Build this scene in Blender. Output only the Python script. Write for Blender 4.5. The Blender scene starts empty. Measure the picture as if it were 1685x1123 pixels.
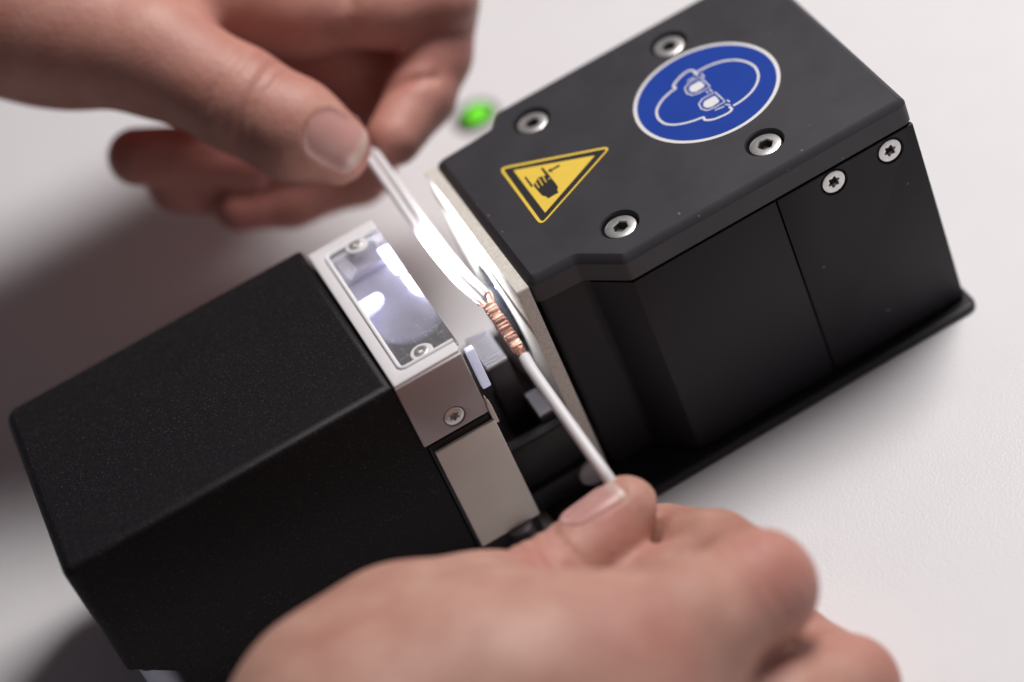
import bpy, bmesh, math, random
import numpy as np
from mathutils import Vector, Matrix

random.seed(4)
MM = 0.001                       # everything below is laid out in millimetres, table top at z = 0
scene = bpy.context.scene
col = scene.collection

# ---------------------------------------------------------------- camera
cam_data = bpy.data.cameras.new('camera')
cam = bpy.data.objects.new('camera', cam_data)
col.objects.link(cam)
cam.matrix_world = Matrix(((0.8646159, 0.4921209, -0.10127371, -0.09887),
                           (-0.38769104, 0.52525564, -0.7574973, -0.47873),
                           (-0.31958567, 0.69420712, 0.64493524, 0.46118),
                           (0, 0, 0, 1)))
cam_data.lens = 93.23
cam_data.sensor_width = 36.0
cam_data.clip_start = 0.05
cam_data.clip_end = 20.0
cam_data.dof.use_dof = True
cam_data.dof.focus_distance = 0.630
cam_data.dof.aperture_fstop = 3.7
cam_data.dof.aperture_blades = 9
scene.camera = cam

# ---------------------------------------------------------------- light
world = bpy.data.worlds.new('World')
scene.world = world
world.use_nodes = True
bg = world.node_tree.nodes['Background']
bg.inputs['Color'].default_value = (0.90, 0.86, 1.0, 1)
bg.inputs['Strength'].default_value = 0.045


def area(name, loc, target, size, size_y, power, color):
    l = bpy.data.lights.new(name, 'AREA')
    l.shape = 'RECTANGLE'
    l.size, l.size_y = size, size_y
    l.energy = power
    l.color = color
    o = bpy.data.objects.new(name, l)
    col.objects.link(o)
    o.location = loc
    d = Vector(target) - Vector(loc)
    o.rotation_euler = d.to_track_quat('-Z', 'Y').to_euler()
    return o


area('ceiling_lamp', (0.44, 0.205, 0.86), (0.0, 0.03, 0.03), 0.38, 0.34, 9.8, (1.0, 0.955, 0.95))
area('front_fill', (0.55, -0.70, 0.42), (0.0, 0.0, 0.03), 0.5, 0.5, 0.5, (0.97, 0.95, 1.0))  # added soft fill from the front right, lifts bracket and front faces

scene.view_settings.view_transform = 'Standard'
scene.view_settings.look = 'None'
scene.view_settings.exposure = 0.0
scene.view_settings.gamma = 1.0
scene.cycles.use_denoising = True
scene.cycles.sample_clamp_indirect = 6.0
scene.cycles.max_bounces = 10


# ---------------------------------------------------------------- materials
def new_mat(name):
    m = bpy.data.materials.new(name)
    m.use_nodes = True
    nt = m.node_tree
    return m, nt, nt.nodes['Principled BSDF']


def mat(name, color, rough=0.5, metal=0.0, bump=None, vary=None, spec=0.5, coat=0.0, rough_vary=0.0, emit=None, specks=None):
    """bump = (scale per metre, distance mm, detail); vary = (scale, other colour, contrast)"""
    m, nt, b = new_mat(name)
    N, L = nt.nodes, nt.links
    b.inputs['Base Color'].default_value = (*color, 1)
    b.inputs['Roughness'].default_value = rough
    b.inputs['Metallic'].default_value = metal
    b.inputs['Specular IOR Level'].default_value = spec
    b.inputs['Coat Weight'].default_value = coat
    tc = N.new('ShaderNodeTexCoord')
    if vary:
        n = N.new('ShaderNodeTexNoise')
        n.inputs['Scale'].default_value = vary[0]
        n.inputs['Detail'].default_value = 6
        L.new(tc.outputs['Object'], n.inputs['Vector'])
        r = N.new('ShaderNodeMapRange')
        c = vary[2] if len(vary) > 2 else 0.2
        r.inputs['From Min'].default_value = 0.5 - c
        r.inputs['From Max'].default_value = 0.5 + c
        L.new(n.outputs['Fac'], r.inputs['Value'])
        x = N.new('ShaderNodeMix')
        x.data_type = 'RGBA'
        x.inputs['A'].default_value = (*color, 1)
        x.inputs['B'].default_value = (*vary[1], 1)
        L.new(r.outputs['Result'], x.inputs['Factor'])
        L.new(x.outputs['Result'], b.inputs['Base Color'])
    if rough_vary:
        n = N.new('ShaderNodeTexNoise')
        n.inputs['Scale'].default_value = 90
        n.inputs['Detail'].default_value = 8
        L.new(tc.outputs['Object'], n.inputs['Vector'])
        r = N.new('ShaderNodeMapRange')
        r.inputs['From Min'].default_value = 0.3
        r.inputs['From Max'].default_value = 0.7
        r.inputs['To Min'].default_value = rough - rough_vary
        r.inputs['To Max'].default_value = rough + rough_vary
        L.new(n.outputs['Fac'], r.inputs['Value'])
        L.new(r.outputs['Result'], b.inputs['Roughness'])
    if bump:
        n = N.new('ShaderNodeTexNoise')
        n.inputs['Scale'].default_value = bump[0]
        n.inputs['Detail'].default_value = bump[2] if len(bump) > 2 else 2
        L.new(tc.outputs['Object'], n.inputs['Vector'])
        bp = N.new('ShaderNodeBump')
        bp.inputs['Distance'].default_value = bump[1] * MM
        bp.inputs['Strength'].default_value = 1.0
        L.new(n.outputs['Fac'], bp.inputs['Height'])
        L.new(bp.outputs['Normal'], b.inputs['Normal'])
    if specks:
        n = N.new('ShaderNodeTexNoise')
        n.inputs['Scale'].default_value = specks[0]
        n.inputs['Detail'].default_value = 1.0
        L.new(tc.outputs['Object'], n.inputs['Vector'])
        r = N.new('ShaderNodeMapRange')
        r.inputs['From Min'].default_value = specks[1]
        r.inputs['From Max'].default_value = specks[1] + 0.05
        r.inputs['To Max'].default_value = specks[2]
        L.new(n.outputs['Fac'], r.inputs['Value'])
        x2 = N.new('ShaderNodeMix')
        x2.data_type = 'RGBA'
        x2.inputs['B'].default_value = (0.5, 0.49, 0.48, 1)
        L.new(r.outputs['Result'], x2.inputs['Factor'])
        src = b.inputs['Base Color'].links[0].from_socket if b.inputs['Base Color'].links else None
        if src:
            L.new(src, x2.inputs['A'])
        else:
            x2.inputs['A'].default_value = (*color, 1)
        L.new(x2.outputs['Result'], b.inputs['Base Color'])
    if emit:
        b.inputs['Emission Color'].default_value = (*emit[0], 1)
        b.inputs['Emission Strength'].default_value = emit[1]
    return m


M = {}
M['table'] = mat('white_laminate', (0.81, 0.80, 0.808), 0.42, bump=(1500, 0.11, 2.5), rough_vary=0.06)
M['lid'] = mat('black_anodised_lid', (0.029, 0.028, 0.034), 0.46, bump=(2600, 0.012, 2), vary=(30, (0.032, 0.031, 0.036), 0.3), rough_vary=0.045, spec=0.55, specks=(520, 0.765, 0.5))
M['body'] = mat('black_coated_metal', (0.012, 0.0107, 0.0138), 0.48, bump=(2200, 0.012, 2), vary=(60, (0.0145, 0.013, 0.0163), 0.25), spec=0.3, specks=(420, 0.80, 0.35))
M['plastic'] = mat('grained_black_plastic', (0.0062, 0.0055, 0.0072), 0.5, bump=(2600, 0.07, 1.5), vary=(2400, (0.013, 0.012, 0.0135), 0.12), spec=0.18, specks=(1900, 0.655, 0.07))
M['gap_black'] = mat('matt_black_metal', (0.012, 0.011, 0.013), 0.5, bump=(1500, 0.01))
M['cream'] = mat('cream_composite', (0.86, 0.80, 0.73), 0.55, bump=(3000, 0.02, 3), vary=(120, (0.80, 0.74, 0.67), 0.25))
M['plate'] = mat('cream_plate_edge', (0.80, 0.76, 0.68), 0.6, bump=(2600, 0.06, 3), vary=(1500, (0.62, 0.58, 0.51), 0.2))
M['satin'] = mat('satin_grey_panel', (0.40, 0.35, 0.345), 0.42, metal=0.25, bump=(3000, 0.008, 2))
M['steel'] = mat('zinc_steel', (0.82, 0.81, 0.79), 0.34, metal=0.85, bump=(2500, 0.015, 2), vary=(900, (0.66, 0.65, 0.63), 0.25))
M['recess'] = mat('screw_recess', (0.62, 0.62, 0.60), 0.34, metal=0.85, bump=(3000, 0.03))
M['hex_recess'] = mat('shaded_hex_recess', (0.17, 0.17, 0.155), 0.42, metal=0.85, bump=(2500, 0.015))  # shade inside the hexagon socket, put into the steel's colour
M['ribbed'] = mat('ribbed_tool_steel', (0.62, 0.61, 0.66), 0.42, metal=0.6)
M['dark_steel'] = mat('dark_tool_steel', (0.10, 0.095, 0.105), 0.45, metal=0.4, bump=(1800, 0.01))
M['horn'] = mat('polished_horn', (0.11, 0.115, 0.14), 0.28, metal=0.9)
M['frost'] = mat('frosted_polycarbonate', (0.80, 0.78, 0.78), 0.42, bump=(2500, 0.012))
M['frost'].node_tree.nodes['Principled BSDF'].inputs['Subsurface Weight'].default_value = 0.4
M['frost'].node_tree.nodes['Principled BSDF'].inputs['Subsurface Radius'].default_value = (0.003, 0.003, 0.0032)
M['lip'] = mat('bright_window_lip', (0.92, 0.91, 0.92), 0.3)
M['chamber'] = mat('brushed_aluminium', (0.43, 0.41, 0.50), 0.5, metal=0.35, bump=(1500, 0.02, 4))
M['wire'] = mat('white_insulation', (0.80, 0.78, 0.79), 0.42, bump=(900, 0.02, 3))
M['copper'] = mat('copper', (1.0, 0.68, 0.57), 0.40, metal=0.9, bump=(2500, 0.04, 3), vary=(900, (0.86, 0.44, 0.32), 0.25))
M['white_print'] = mat('white_print', (0.80, 0.79, 0.78), 0.4)
M['blue_print'] = mat('blue_print', (0.015, 0.052, 0.32), 0.32, vary=(70, (0.019, 0.062, 0.36), 0.25), spec=0.3)
M['yellow_print'] = mat('yellow_print', (0.88, 0.62, 0.075), 0.5, vary=(400, (0.84, 0.585, 0.065), 0.25))
M['black_print'] = mat('black_print', (0.022, 0.021, 0.022), 0.42)
M['dot'] = mat('grey_button', (0.42, 0.41, 0.42), 0.45)
M['foot'] = mat('blue_grey_foot', (0.55, 0.60, 0.74), 0.5)
M['green'] = mat('green_lens', (0.12, 0.66, 0.03), 0.3, emit=((0.26, 1.0, 0.03), 0.45))
M['led'] = mat('led_light', (0.9, 0.92, 1.0), 0.4, emit=((0.80, 0.83, 1.0), 4.0))
M['lit_strip'] = mat('strip_with_led_spill', (0.75, 0.76, 0.85), 0.4, emit=((0.72, 0.74, 1.0), 0.35))  # frosted strip; the LED spill on it is put in as emission
M['led_soft'] = mat('led_diffuser', (0.9, 0.92, 1.0), 0.4, emit=((0.72, 0.76, 1.0), 1.1))


def clear_mat():
    m, nt, b = new_mat('scratched_clear_pane')
    N, L = nt.nodes, nt.links
    b.inputs['Base Color'].default_value = (0.97, 0.97, 1.0, 1)
    b.inputs['Transmission Weight'].default_value = 1.0
    b.inputs['IOR'].default_value = 1.49
    b.inputs['Roughness'].default_value = 0.03
    tc = N.new('ShaderNodeTexCoord')
    n = N.new('ShaderNodeTexNoise')
    n.inputs['Scale'].default_value = 160
    n.inputs['Detail'].default_value = 6
    L.new(tc.outputs['Object'], n.inputs['Vector'])
    r = N.new('ShaderNodeMapRange')
    r.inputs['From Min'].default_value = 0.45
    r.inputs['From Max'].default_value = 0.75
    r.inputs['To Min'].default_value = 0.02
    r.inputs['To Max'].default_value = 0.22
    L.new(n.outputs['Fac'], r.inputs['Value'])
    L.new(r.outputs['Result'], b.inputs['Roughness'])
    # fine scratches and haze: places where the clear sheet scatters
    mask = None
    for sc, rot, wdt in ((150, 0.5, 0.010), (260, 2.1, 0.012), (420, 1.2, 0.016)):
        mp = N.new('ShaderNodeMapping')
        mp.inputs['Rotation'].default_value = (0, 0, rot)
        mp.inputs['Scale'].default_value = (1.0, 0.28, 1.0)
        L.new(tc.outputs['Object'], mp.inputs['Vector'])
        vo = N.new('ShaderNodeTexVoronoi')
        vo.feature = 'DISTANCE_TO_EDGE'
        vo.inputs['Scale'].default_value = sc
        L.new(mp.outputs['Vector'], vo.inputs['Vector'])
        lt = N.new('ShaderNodeMapRange')
        lt.inputs['From Min'].default_value = 0.0
        lt.inputs['From Max'].default_value = wdt
        lt.inputs['To Min'].default_value = 1.0
        lt.inputs['To Max'].default_value = 0.0
        L.new(vo.outputs['Distance'], lt.inputs['Value'])
        nm = N.new('ShaderNodeTexNoise')
        nm.inputs['Scale'].default_value = sc * 1.7
        L.new(tc.outputs['Object'], nm.inputs['Vector'])
        gt = N.new('ShaderNodeMapRange')
        gt.inputs['From Min'].default_value = 0.56
        gt.inputs['From Max'].default_value = 0.66
        L.new(nm.outputs['Fac'], gt.inputs['Value'])
        mu = N.new('ShaderNodeMath')
        mu.operation = 'MULTIPLY'
        L.new(lt.outputs['Result'], mu.inputs[0])
        L.new(gt.outputs['Result'], mu.inputs[1])
        if mask is None:
            mask = mu
        else:
            mx = N.new('ShaderNodeMath')
            mx.operation = 'MAXIMUM'
            L.new(mask.outputs[0], mx.inputs[0])
            L.new(mu.outputs[0], mx.inputs[1])
            mask = mx
    hz = N.new('ShaderNodeMapRange')
    hz.inputs['From Min'].default_value = 0.0
    hz.inputs['From Max'].default_value = 1.0
    hz.inputs['To Min'].default_value = 0.94
    hz.inputs['To Max'].default_value = 0.45
    L.new(mask.outputs[0], hz.inputs['Value'])
    L.new(hz.outputs['Result'], b.inputs['Transmission Weight'])
    return m


M['clear'] = clear_mat()


def skin_mat():
    m, nt, b = new_mat('skin')
    N, L = nt.nodes, nt.links
    tc = N.new('ShaderNodeTexCoord')
    n1 = N.new('ShaderNodeTexNoise')
    n1.inputs['Scale'].default_value = 70
    n1.inputs['Detail'].default_value = 7
    n1.inputs['Roughness'].default_value = 0.6
    L.new(tc.outputs['Object'], n1.inputs['Vector'])
    r1 = N.new('ShaderNodeValToRGB')
    r1.color_ramp.elements[0].position = 0.32
    r1.color_ramp.elements[0].color = (0.44, 0.205, 0.155, 1)
    r1.color_ramp.elements[1].position = 0.70
    r1.color_ramp.elements[1].color = (0.60, 0.352, 0.272, 1)
    L.new(n1.outputs['Fac'], r1.inputs['Fac'])
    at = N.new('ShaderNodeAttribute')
    at.attribute_name = 'redness_and_shade'  # flush of knuckles and tips, plus shade painted on the upper hand
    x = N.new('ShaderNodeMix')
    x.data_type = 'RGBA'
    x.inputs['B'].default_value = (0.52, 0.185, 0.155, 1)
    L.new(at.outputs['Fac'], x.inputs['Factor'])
    L.new(r1.outputs['Color'], x.inputs['A'])
    L.new(x.outputs['Result'], b.inputs['Base Color'])
    b.inputs['Roughness'].default_value = 0.56
    b.inputs['Subsurface Weight'].default_value = 0.22
    b.inputs['Subsurface Radius'].default_value = (0.0034, 0.0014, 0.0008)
    b.inputs['Subsurface Scale'].default_value = 1.0
    v = N.new('ShaderNodeTexVoronoi')
    v.inputs['Scale'].default_value = 850
    L.new(tc.outputs['Object'], v.inputs['Vector'])
    n2 = N.new('ShaderNodeTexNoise')
    n2.inputs['Scale'].default_value = 420
    n2.inputs['Detail'].default_value = 6
    L.new(tc.outputs['Object'], n2.inputs['Vector'])
    ad = N.new('ShaderNodeMath')
    ad.operation = 'MULTIPLY_ADD'
    ad.inputs[1].default_value = 0.5
    L.new(v.outputs['Distance'], ad.inputs[0])
    L.new(n2.outputs['Fac'], ad.inputs[2])
    bp = N.new('ShaderNodeBump')
    bp.inputs['Distance'].default_value = 0.13 * MM
    L.new(ad.outputs[0], bp.inputs['Height'])
    L.new(bp.outputs['Normal'], b.inputs['Normal'])
    return m


def nail_mat():
    m, nt, b = new_mat('nail')
    N, L = nt.nodes, nt.links
    at = N.new('ShaderNodeAttribute')
    at.attribute_name = 'free_edge'
    x = N.new('ShaderNodeMix')
    x.data_type = 'RGBA'
    x.inputs['A'].default_value = (0.56, 0.30, 0.265, 1)
    x.inputs['B'].default_value = (0.62, 0.44, 0.37, 1)
    L.new(at.outputs['Fac'], x.inputs['Factor'])
    L.new(x.outputs['Result'], b.inputs['Base Color'])
    b.inputs['Roughness'].default_value = 0.33
    b.inputs['Subsurface Weight'].default_value = 0.25
    b.inputs['Subsurface Radius'].default_value = (0.0025, 0.0012, 0.0008)
    return m


M['skin'] = skin_mat()
M['nail'] = nail_mat()


# ---------------------------------------------------------------- building helpers
def world_loc(o):
    v = Vector((0, 0, 0))
    while o is not None:
        v += o.location
        o = o.parent
    return v


def thing(name, label, cat, loc=(0, 0, 0), group=None):
    o = bpy.data.objects.new(name, None)
    o.empty_display_size = 0.01
    col.objects.link(o)
    o.location = Vector(loc) * MM
    o['label'] = label
    o['category'] = cat
    if group:
        o['group'] = group
    return o


def mk(name, verts, faces, m, parent=None, smooth=False, sharp=35):
    """one mesh object; verts in world millimetres, origin at the middle of the mesh"""
    vs = np.asarray(verts, float)
    c = (vs.min(0) + vs.max(0)) / 2
    me = bpy.data.meshes.new(name)
    me.from_pydata(((vs - c) * MM).tolist(), [], [list(map(int, f)) for f in faces])
    mats = m if isinstance(m, (list, tuple)) else [m]
    for k in mats:
        me.materials.append(M[k] if isinstance(k, str) else k)
    me.validate()
    bm = bmesh.new()
    bm.from_mesh(me)
    bmesh.ops.recalc_face_normals(bm, faces=bm.faces)
    bm.to_mesh(me)
    bm.free()
    o = bpy.data.objects.new(name, me)
    col.objects.link(o)
    loc = Vector(c) * MM
    if parent is not None:
        o.parent = parent
        loc = loc - world_loc(parent)
    o.location = loc
    if smooth:
        me.shade_smooth()
        me.set_sharp_from_angle(angle=math.radians(sharp))
    return o


def bevel(o, width, segs=2, angle=30):
    bm = bmesh.new()
    bm.from_mesh(o.data)
    es = [e for e in bm.edges if len(e.link_faces) == 2 and e.calc_face_angle(0) > math.radians(angle)]
    bmesh.ops.bevel(bm, geom=es, offset=width * MM, segments=segs, profile=0.5, affect='EDGES', clamp_overlap=True)
    bm.to_mesh(o.data)
    bm.free()
    o.data.shade_smooth()
    o.data.set_sharp_from_angle(angle=math.radians(50))
    return o


def box(name, lo, hi, m, parent=None, bev=0.3, segs=2):
    x0, y0, z0 = lo
    x1, y1, z1 = hi
    v = [(x0, y0, z0), (x1, y0, z0), (x1, y1, z0), (x0, y1, z0), (x0, y0, z1), (x1, y0, z1), (x1, y1, z1), (x0, y1, z1)]
    f = [(0, 3, 2, 1), (4, 5, 6, 7), (0, 1, 5, 4), (1, 2, 6, 5), (2, 3, 7, 6), (3, 0, 4, 7)]
    o = mk(name, v, f, m, parent)
    if bev:
        bevel(o, bev, segs)
    return o


def fillet(poly, radii, n=5):
    out = []
    L = len(poly)
    for i in range(L):
        p0, p, p1 = (np.array(poly[(i + k) % L], float) for k in (-1, 0, 1))
        r = radii[i] if isinstance(radii, (list, tuple)) else radii
        if r <= 0:
            out.append(p)
            continue
        a = (p0 - p) / np.linalg.norm(p0 - p)
        b = (p1 - p) / np.linalg.norm(p1 - p)
        ang = math.acos(np.clip(a @ b, -1, 1))
        t = min(r / math.tan(ang / 2), 0.45 * min(np.linalg.norm(p0 - p), np.linalg.norm(p1 - p)))
        q0, q1 = p + a * t, p + b * t
        for k in range(n + 1):
            s = k / n
            out.append((1 - s) ** 2 * q0 + 2 * s * (1 - s) * p + s * s * q1)
    return np.array(out)


def offset(poly, d):
    """move a counter-clockwise outline outwards by d"""
    P = np.asarray(poly, float)
    prv, nxt = np.roll(P, 1, 0), np.roll(P, -1, 0)
    e0, e1 = P - prv, nxt - P
    n0 = np.stack([e0[:, 1], -e0[:, 0]], 1)
    n1 = np.stack([e1[:, 1], -e1[:, 0]], 1)
    n0 /= np.linalg.norm(n0, axis=1)[:, None]
    n1 /= np.linalg.norm(n1, axis=1)[:, None]
    n = n0 + n1
    n /= np.maximum((n * n).sum(1)[:, None] / 2, 0.4)
    return P + n * d


def ccw(poly):
    P = np.asarray(poly, float)
    a = np.sum(P[:, 0] * np.roll(P[:, 1], -1) - np.roll(P[:, 0], -1) * P[:, 1])
    return P if a > 0 else P[::-1]


def loft(name, poly, levels, m, parent=None, smooth=True, sharp=28):
    """closed solid: outline pushed out by the given offset at each height"""
    poly = ccw(poly)
    n = len(poly)
    v, f = [], []
    for z, d in levels:
        q = offset(poly, d)
        v += [(a, b, z) for a, b in q]
    for k in range(len(levels) - 1):
        for i in range(n):
            j = (i + 1) % n
            f.append((k * n + i, k * n + j, (k + 1) * n + j, (k + 1) * n + i))
    f.append(tuple(range(n))[::-1])
    f.append(tuple((len(levels) - 1) * n + i for i in range(n)))
    o = mk(name, v, f, m, parent, smooth, sharp)
    for p in o.data.polygons:
        if len(p.vertices) == n:
            p.use_smooth = False
    return o


def frame_from(axis, hint=(0, 0, 1)):
    w = Vector(axis).normalized()
    h = Vector(hint)
    if abs(w.dot(h)) > 0.95:
        h = Vector((1, 0, 0))
    u = h.cross(w).normalized()
    return np.array(u), np.array(w.cross(u)), np.array(w)


def lathe(name, c, axis, prof, m, parent=None, n=32, sharp=35):
    """prof: list of (radius, height along axis)"""
    u, v_, w = frame_from(axis)
    c = np.array(c, float)
    v, f = [], []
    for r, h in prof:
        for k in range(n):
            t = 2 * math.pi * k / n
            v.append(c + w * h + (u * math.cos(t) + v_ * math.sin(t)) * max(r, 1e-4))
    for a in range(len(prof) - 1):
        for k in range(n):
            j = (k + 1) % n
            f.append((a * n + k, a * n + j, (a + 1) * n + j, (a + 1) * n + k))
    f.append(tuple(range(n))[::-1])
    f.append(tuple((len(prof) - 1) * n + k for k in range(n)))
    return mk(name, v, f, m, parent, True, sharp)


def spline(pts, n=12):
    P = np.array(pts, float)
    Q = np.vstack([2 * P[0] - P[1], P, 2 * P[-1] - P[-2]])
    out = []
    for i in range(1, len(Q) - 2):
        for k in range(n):
            t = k / n
            out.append(0.5 * (2 * Q[i] + (Q[i + 1] - Q[i - 1]) * t + (2 * Q[i - 1] - 5 * Q[i] + 4 * Q[i + 1] - Q[i + 2]) * t * t
                              + (3 * Q[i] - Q[i - 1] - 3 * Q[i + 1] + Q[i + 2]) * t ** 3))
    out.append(P[-1])
    return np.array(out)


def tube_data(path, r, n=14):
    path = np.asarray(path, float)
    rs = r if hasattr(r, '__len__') else [r] * len(path)
    v, f = [], []
    for i, p in enumerate(path):
        t = path[min(i + 1, len(path) - 1)] - path[max(i - 1, 0)]
        u, w, _ = frame_from(t, (0, 0, 1))
        for k in range(n):
            a = 2 * math.pi * k / n
            v.append(p + (u * math.cos(a) + w * math.sin(a)) * rs[i])
    for i in range(len(path) - 1):
        for k in range(n):
            j = (k + 1) % n
            f.append((i * n + k, i * n + j, (i + 1) * n + j, (i + 1) * n + k))
    f.append(tuple(range(n))[::-1])
    f.append(tuple((len(path) - 1) * n + k for k in range(n)))
    return v, f


def tube(name, path, r, m, parent=None, n=14):
    v, f = tube_data(path, r, n)
    return mk(name, v, f, m, parent, True, 50)


def cut(o, cutters):
    """boolean difference, result written back into the object's mesh"""
    for c in cutters:
        md = o.modifiers.new('cut', 'BOOLEAN')
        md.operation = 'DIFFERENCE'
        md.solver = 'EXACT'
        md.object = c
    bpy.context.view_layer.update()
    dg = bpy.context.evaluated_depsgraph_get()
    me = bpy.data.meshes.new_from_object(o.evaluated_get(dg))
    o.modifiers.clear()
    o.data = me
    for c in cutters:
        bpy.data.objects.remove(c)
    me.shade_smooth()
    me.set_sharp_from_angle(angle=math.radians(30))


def screw(name, c, axis, rad, kind, parent, spin=0.0, depth=2.2, rise=0.0):
    """round head with a hexagon or six-lobed socket sunk into it; c is the centre of the head's top"""
    u, v_, w = frame_from(axis)
    c = np.array(c, float)
    n = 36
    sock = rad * 0.47

    def ring(rf, h):
        return [c + w * h + (u * math.cos(2 * math.pi * k / n + spin) + v_ * math.sin(2 * math.pi * k / n + spin)) * rf(2 * math.pi * k / n) for k in range(n)]
    if kind == 'hex':
        s = lambda t, q=1.0: q * sock * math.cos(math.pi / 6) / math.cos(((t + math.pi / 6) % (math.pi / 3)) - math.pi / 6)
    else:
        s = lambda t, q=1.0: q * sock * (0.86 + 0.16 * math.cos(6 * t))
    rings = [ring(lambda t: rad, -depth), ring(lambda t: rad, -rad * 0.10), ring(lambda t: rad * 0.97, -rad * 0.03), ring(lambda t: rad * 0.90, 0),
             ring(lambda t: s(t, 1.14), 0), ring(lambda t: s(t), -rad * 0.07), ring(lambda t: s(t, 0.97), -rad * 0.42), ring(lambda t: s(t, 0.90), -rad * 0.46)]
    v = [p for r in rings for p in r]
    f = []
    for a in range(len(rings) - 1):
        for k in range(n):
            j = (k + 1) % n
            f.append((a * n + k, a * n + j, (a + 1) * n + j, (a + 1) * n + k))
    f.append(tuple(range(n))[::-1])
    f.append(tuple((len(rings) - 1) * n + k for k in range(n)))
    o = mk(name, v, f, ['steel', 'hex_recess' if kind == 'hex' else 'recess'], parent, True, 30)
    cc = Vector(c) * MM
    for p in o.data.polygons:
        q = np.array(p.center) / MM + (np.array(world_loc(o)) / MM - c)
        if q @ w < -rad * 0.2 and np.linalg.norm(q - w * (q @ w)) < rad * 0.75:
            p.material_index = 1
    return o


def flat_poly(name, poly, z0, z1, m, parent):
    return loft(name, poly, [(z0, 0), (z1, 0)], m, parent, smooth=False)


def stroke(name, pts, width, z0, z1, m, parent, closed=False, smooth=6):
    """a printed line: a thin flat ribbon on the cover's top"""
    P = np.array(pts, float)
    if smooth:
        if closed:
            P = np.vstack([P, P[:1]])
        P = spline(P, smooth)
        if closed:
            P = P[:-1]
    n = len(P)
    if closed:
        t = np.roll(P, -1, 0) - np.roll(P, 1, 0)
    else:
        t = np.gradient(P, axis=0)
    nn = np.stack([-t[:, 1], t[:, 0]], 1)
    nn /= np.maximum(np.linalg.norm(nn, axis=1), 1e-6)[:, None]
    A, B = P + nn * width / 2, P - nn * width / 2
    v = [(a, b, z1) for a, b in A] + [(a, b, z1) for a, b in B] + [(a, b, z0) for a, b in A] + [(a, b, z0) for a, b in B]
    f = []
    for i in range(n if closed else n - 1):
        j = (i + 1) % n
        f += [(i, j, n + j, n + i), (2 * n + i, 2 * n + j, j, i), (n + i, n + j, 3 * n + j, 3 * n + i)]
    return mk(name, v, f, m, parent)


# ---------------------------------------------------------------- table
def build_table():
    s = 900.0
    o = box('table', (-s, -s, -25), (s, s, 0), 'table', None, 0)
    o['kind'] = 'structure'


build_table()

# ---------------------------------------------------------------- the splicing machine
machine = thing('wire_splicing_machine', 'black bench machine in two blocks with a lit gap, blue and yellow safety stickers', 'machine', (-40, 25, 0))
TOPZ = 68.6

# -- right block
out_r = fillet([(-24.3, -0.6), (-12.9, -1.3), (-4.1, -10.0), (71.0, -10.1), (71.0, 63.0), (-4.3, 62.9), (-8.4, 57.8), (-24.3, 56.9)],
               [0.8, 4.0, 0.8, 0.6, 0.6, 0.8, 4.0, 0.8])
SCREWS = [(0, 0), (40, 0), (0, 53), (40, 53)]
lid = loft('cover_plate', out_r, [(61.2, 1.35), (61.6, 1.8), (66.9, 1.8), (67.3, 1.55), (68.4, 0.2), (68.6, -0.1)], 'lid', machine, True, 22)
cutters = [lathe('hole', (x, y, 60), (0, 0, 1), [(4.75, 4.5), (4.75, 8.2), (5.1, 8.7), (5.1, 10)], 'lid', None, 40) for x, y in SCREWS]
cut(lid, cutters)
for i, (x, y) in enumerate(SCREWS):
    screw('socket_screw', (x, y, 67.9), (0, 0, 1), 4.0, 'hex', lid, spin=[0.3, 0.9, 0.1, 0.6][i], depth=3.2)

core = loft('right_housing', out_r, [(2.6, 0.6), (61.2, 0.6)], 'body', machine, True, 25)
cut(core, [lathe('hole', (-27.5, 29, 38), (1, 0, 0), [(14.5, -3), (14.5, 9)], 'body', None, 48)])
# the flange the block stands on, flaring out of the walls
loft('base_plate', fillet([(-45.0, -16.4), (74.2, -15.6), (74.2, 68.0), (-45.0, 68.0)], [1.0, 3.0, 3.0, 1.0]),
     [(0.0, -0.4), (0.3, 0.0), (1.5, 0.0), (1.9, -0.35), (2.1, -1.0)], 'gap_black', machine, True, 40)


def wall_panel(name, pts, thick, z0, z1, parent):
    """an upright sheet following pts, its outer face on the line"""
    P = np.array(pts, float)
    d = np.gradient(P, axis=0)
    nrm = np.stack([-d[:, 1], d[:, 0]], 1)
    nrm /= np.linalg.norm(nrm, axis=1)[:, None]
    poly = np.vstack([P, (P + nrm * thick)[::-1]])
    o = loft(name, poly, [(z0, 0), (z1, 0)], 'body', parent, False)
    bevel(o, 0.22, 2, 25)
    return o


pa = wall_panel('side_panel', [(-12.6, -3.9), (-4.75, -11.8), (-4.2, -11.9), (34.25, -11.9)], 1.3, 2.7, 60.85, machine)
pb = wall_panel('side_panel', [(34.75, -11.9), (72.5, -11.9)], 1.3, 2.7, 60.85, machine)
cut(pb, [lathe('hole', (x, -10, z), (0, -1, 0), [(3.35, -1), (3.35, 1.4), (3.75, 1.95), (3.75, 4)], 'body', None, 36) for x, z in ((49.5, 57.1), (65.1, 56.9))])
for i, (x, z) in enumerate(((49.5, 57.1), (65.1, 56.9))):
    screw('torx_screw', (x, -11.85, z), (0, -1, 0), 3.05, 'torx', pb, spin=0.2 + i, depth=1.2)

# -- contact plate on the neck of the right block and the horn behind it
plate = loft('contact_plate', fillet([(-29.5, -1.7), (-26.15, -1.7), (-26.15, 58.0), (-29.5, 58.0)], 0.3, 2), [(5.0, 0), (66.8, 0), (67.1, -0.25)], 'plate', machine, True, 30)
cut(plate, [lathe('hole', (-32, 29, 38), (1, 0, 0), [(14.5, -3), (14.5, 12)], 'plate', None, 48)])
lathe('horn', (-14, 29, 38), (-1, 0, 0), [(12.2, 0), (12.2, 14.5), (11.6, 15.2), (8.5, 15.4), (8.5, 17.2), (7.9, 17.8)], 'horn', machine, 40)

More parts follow.
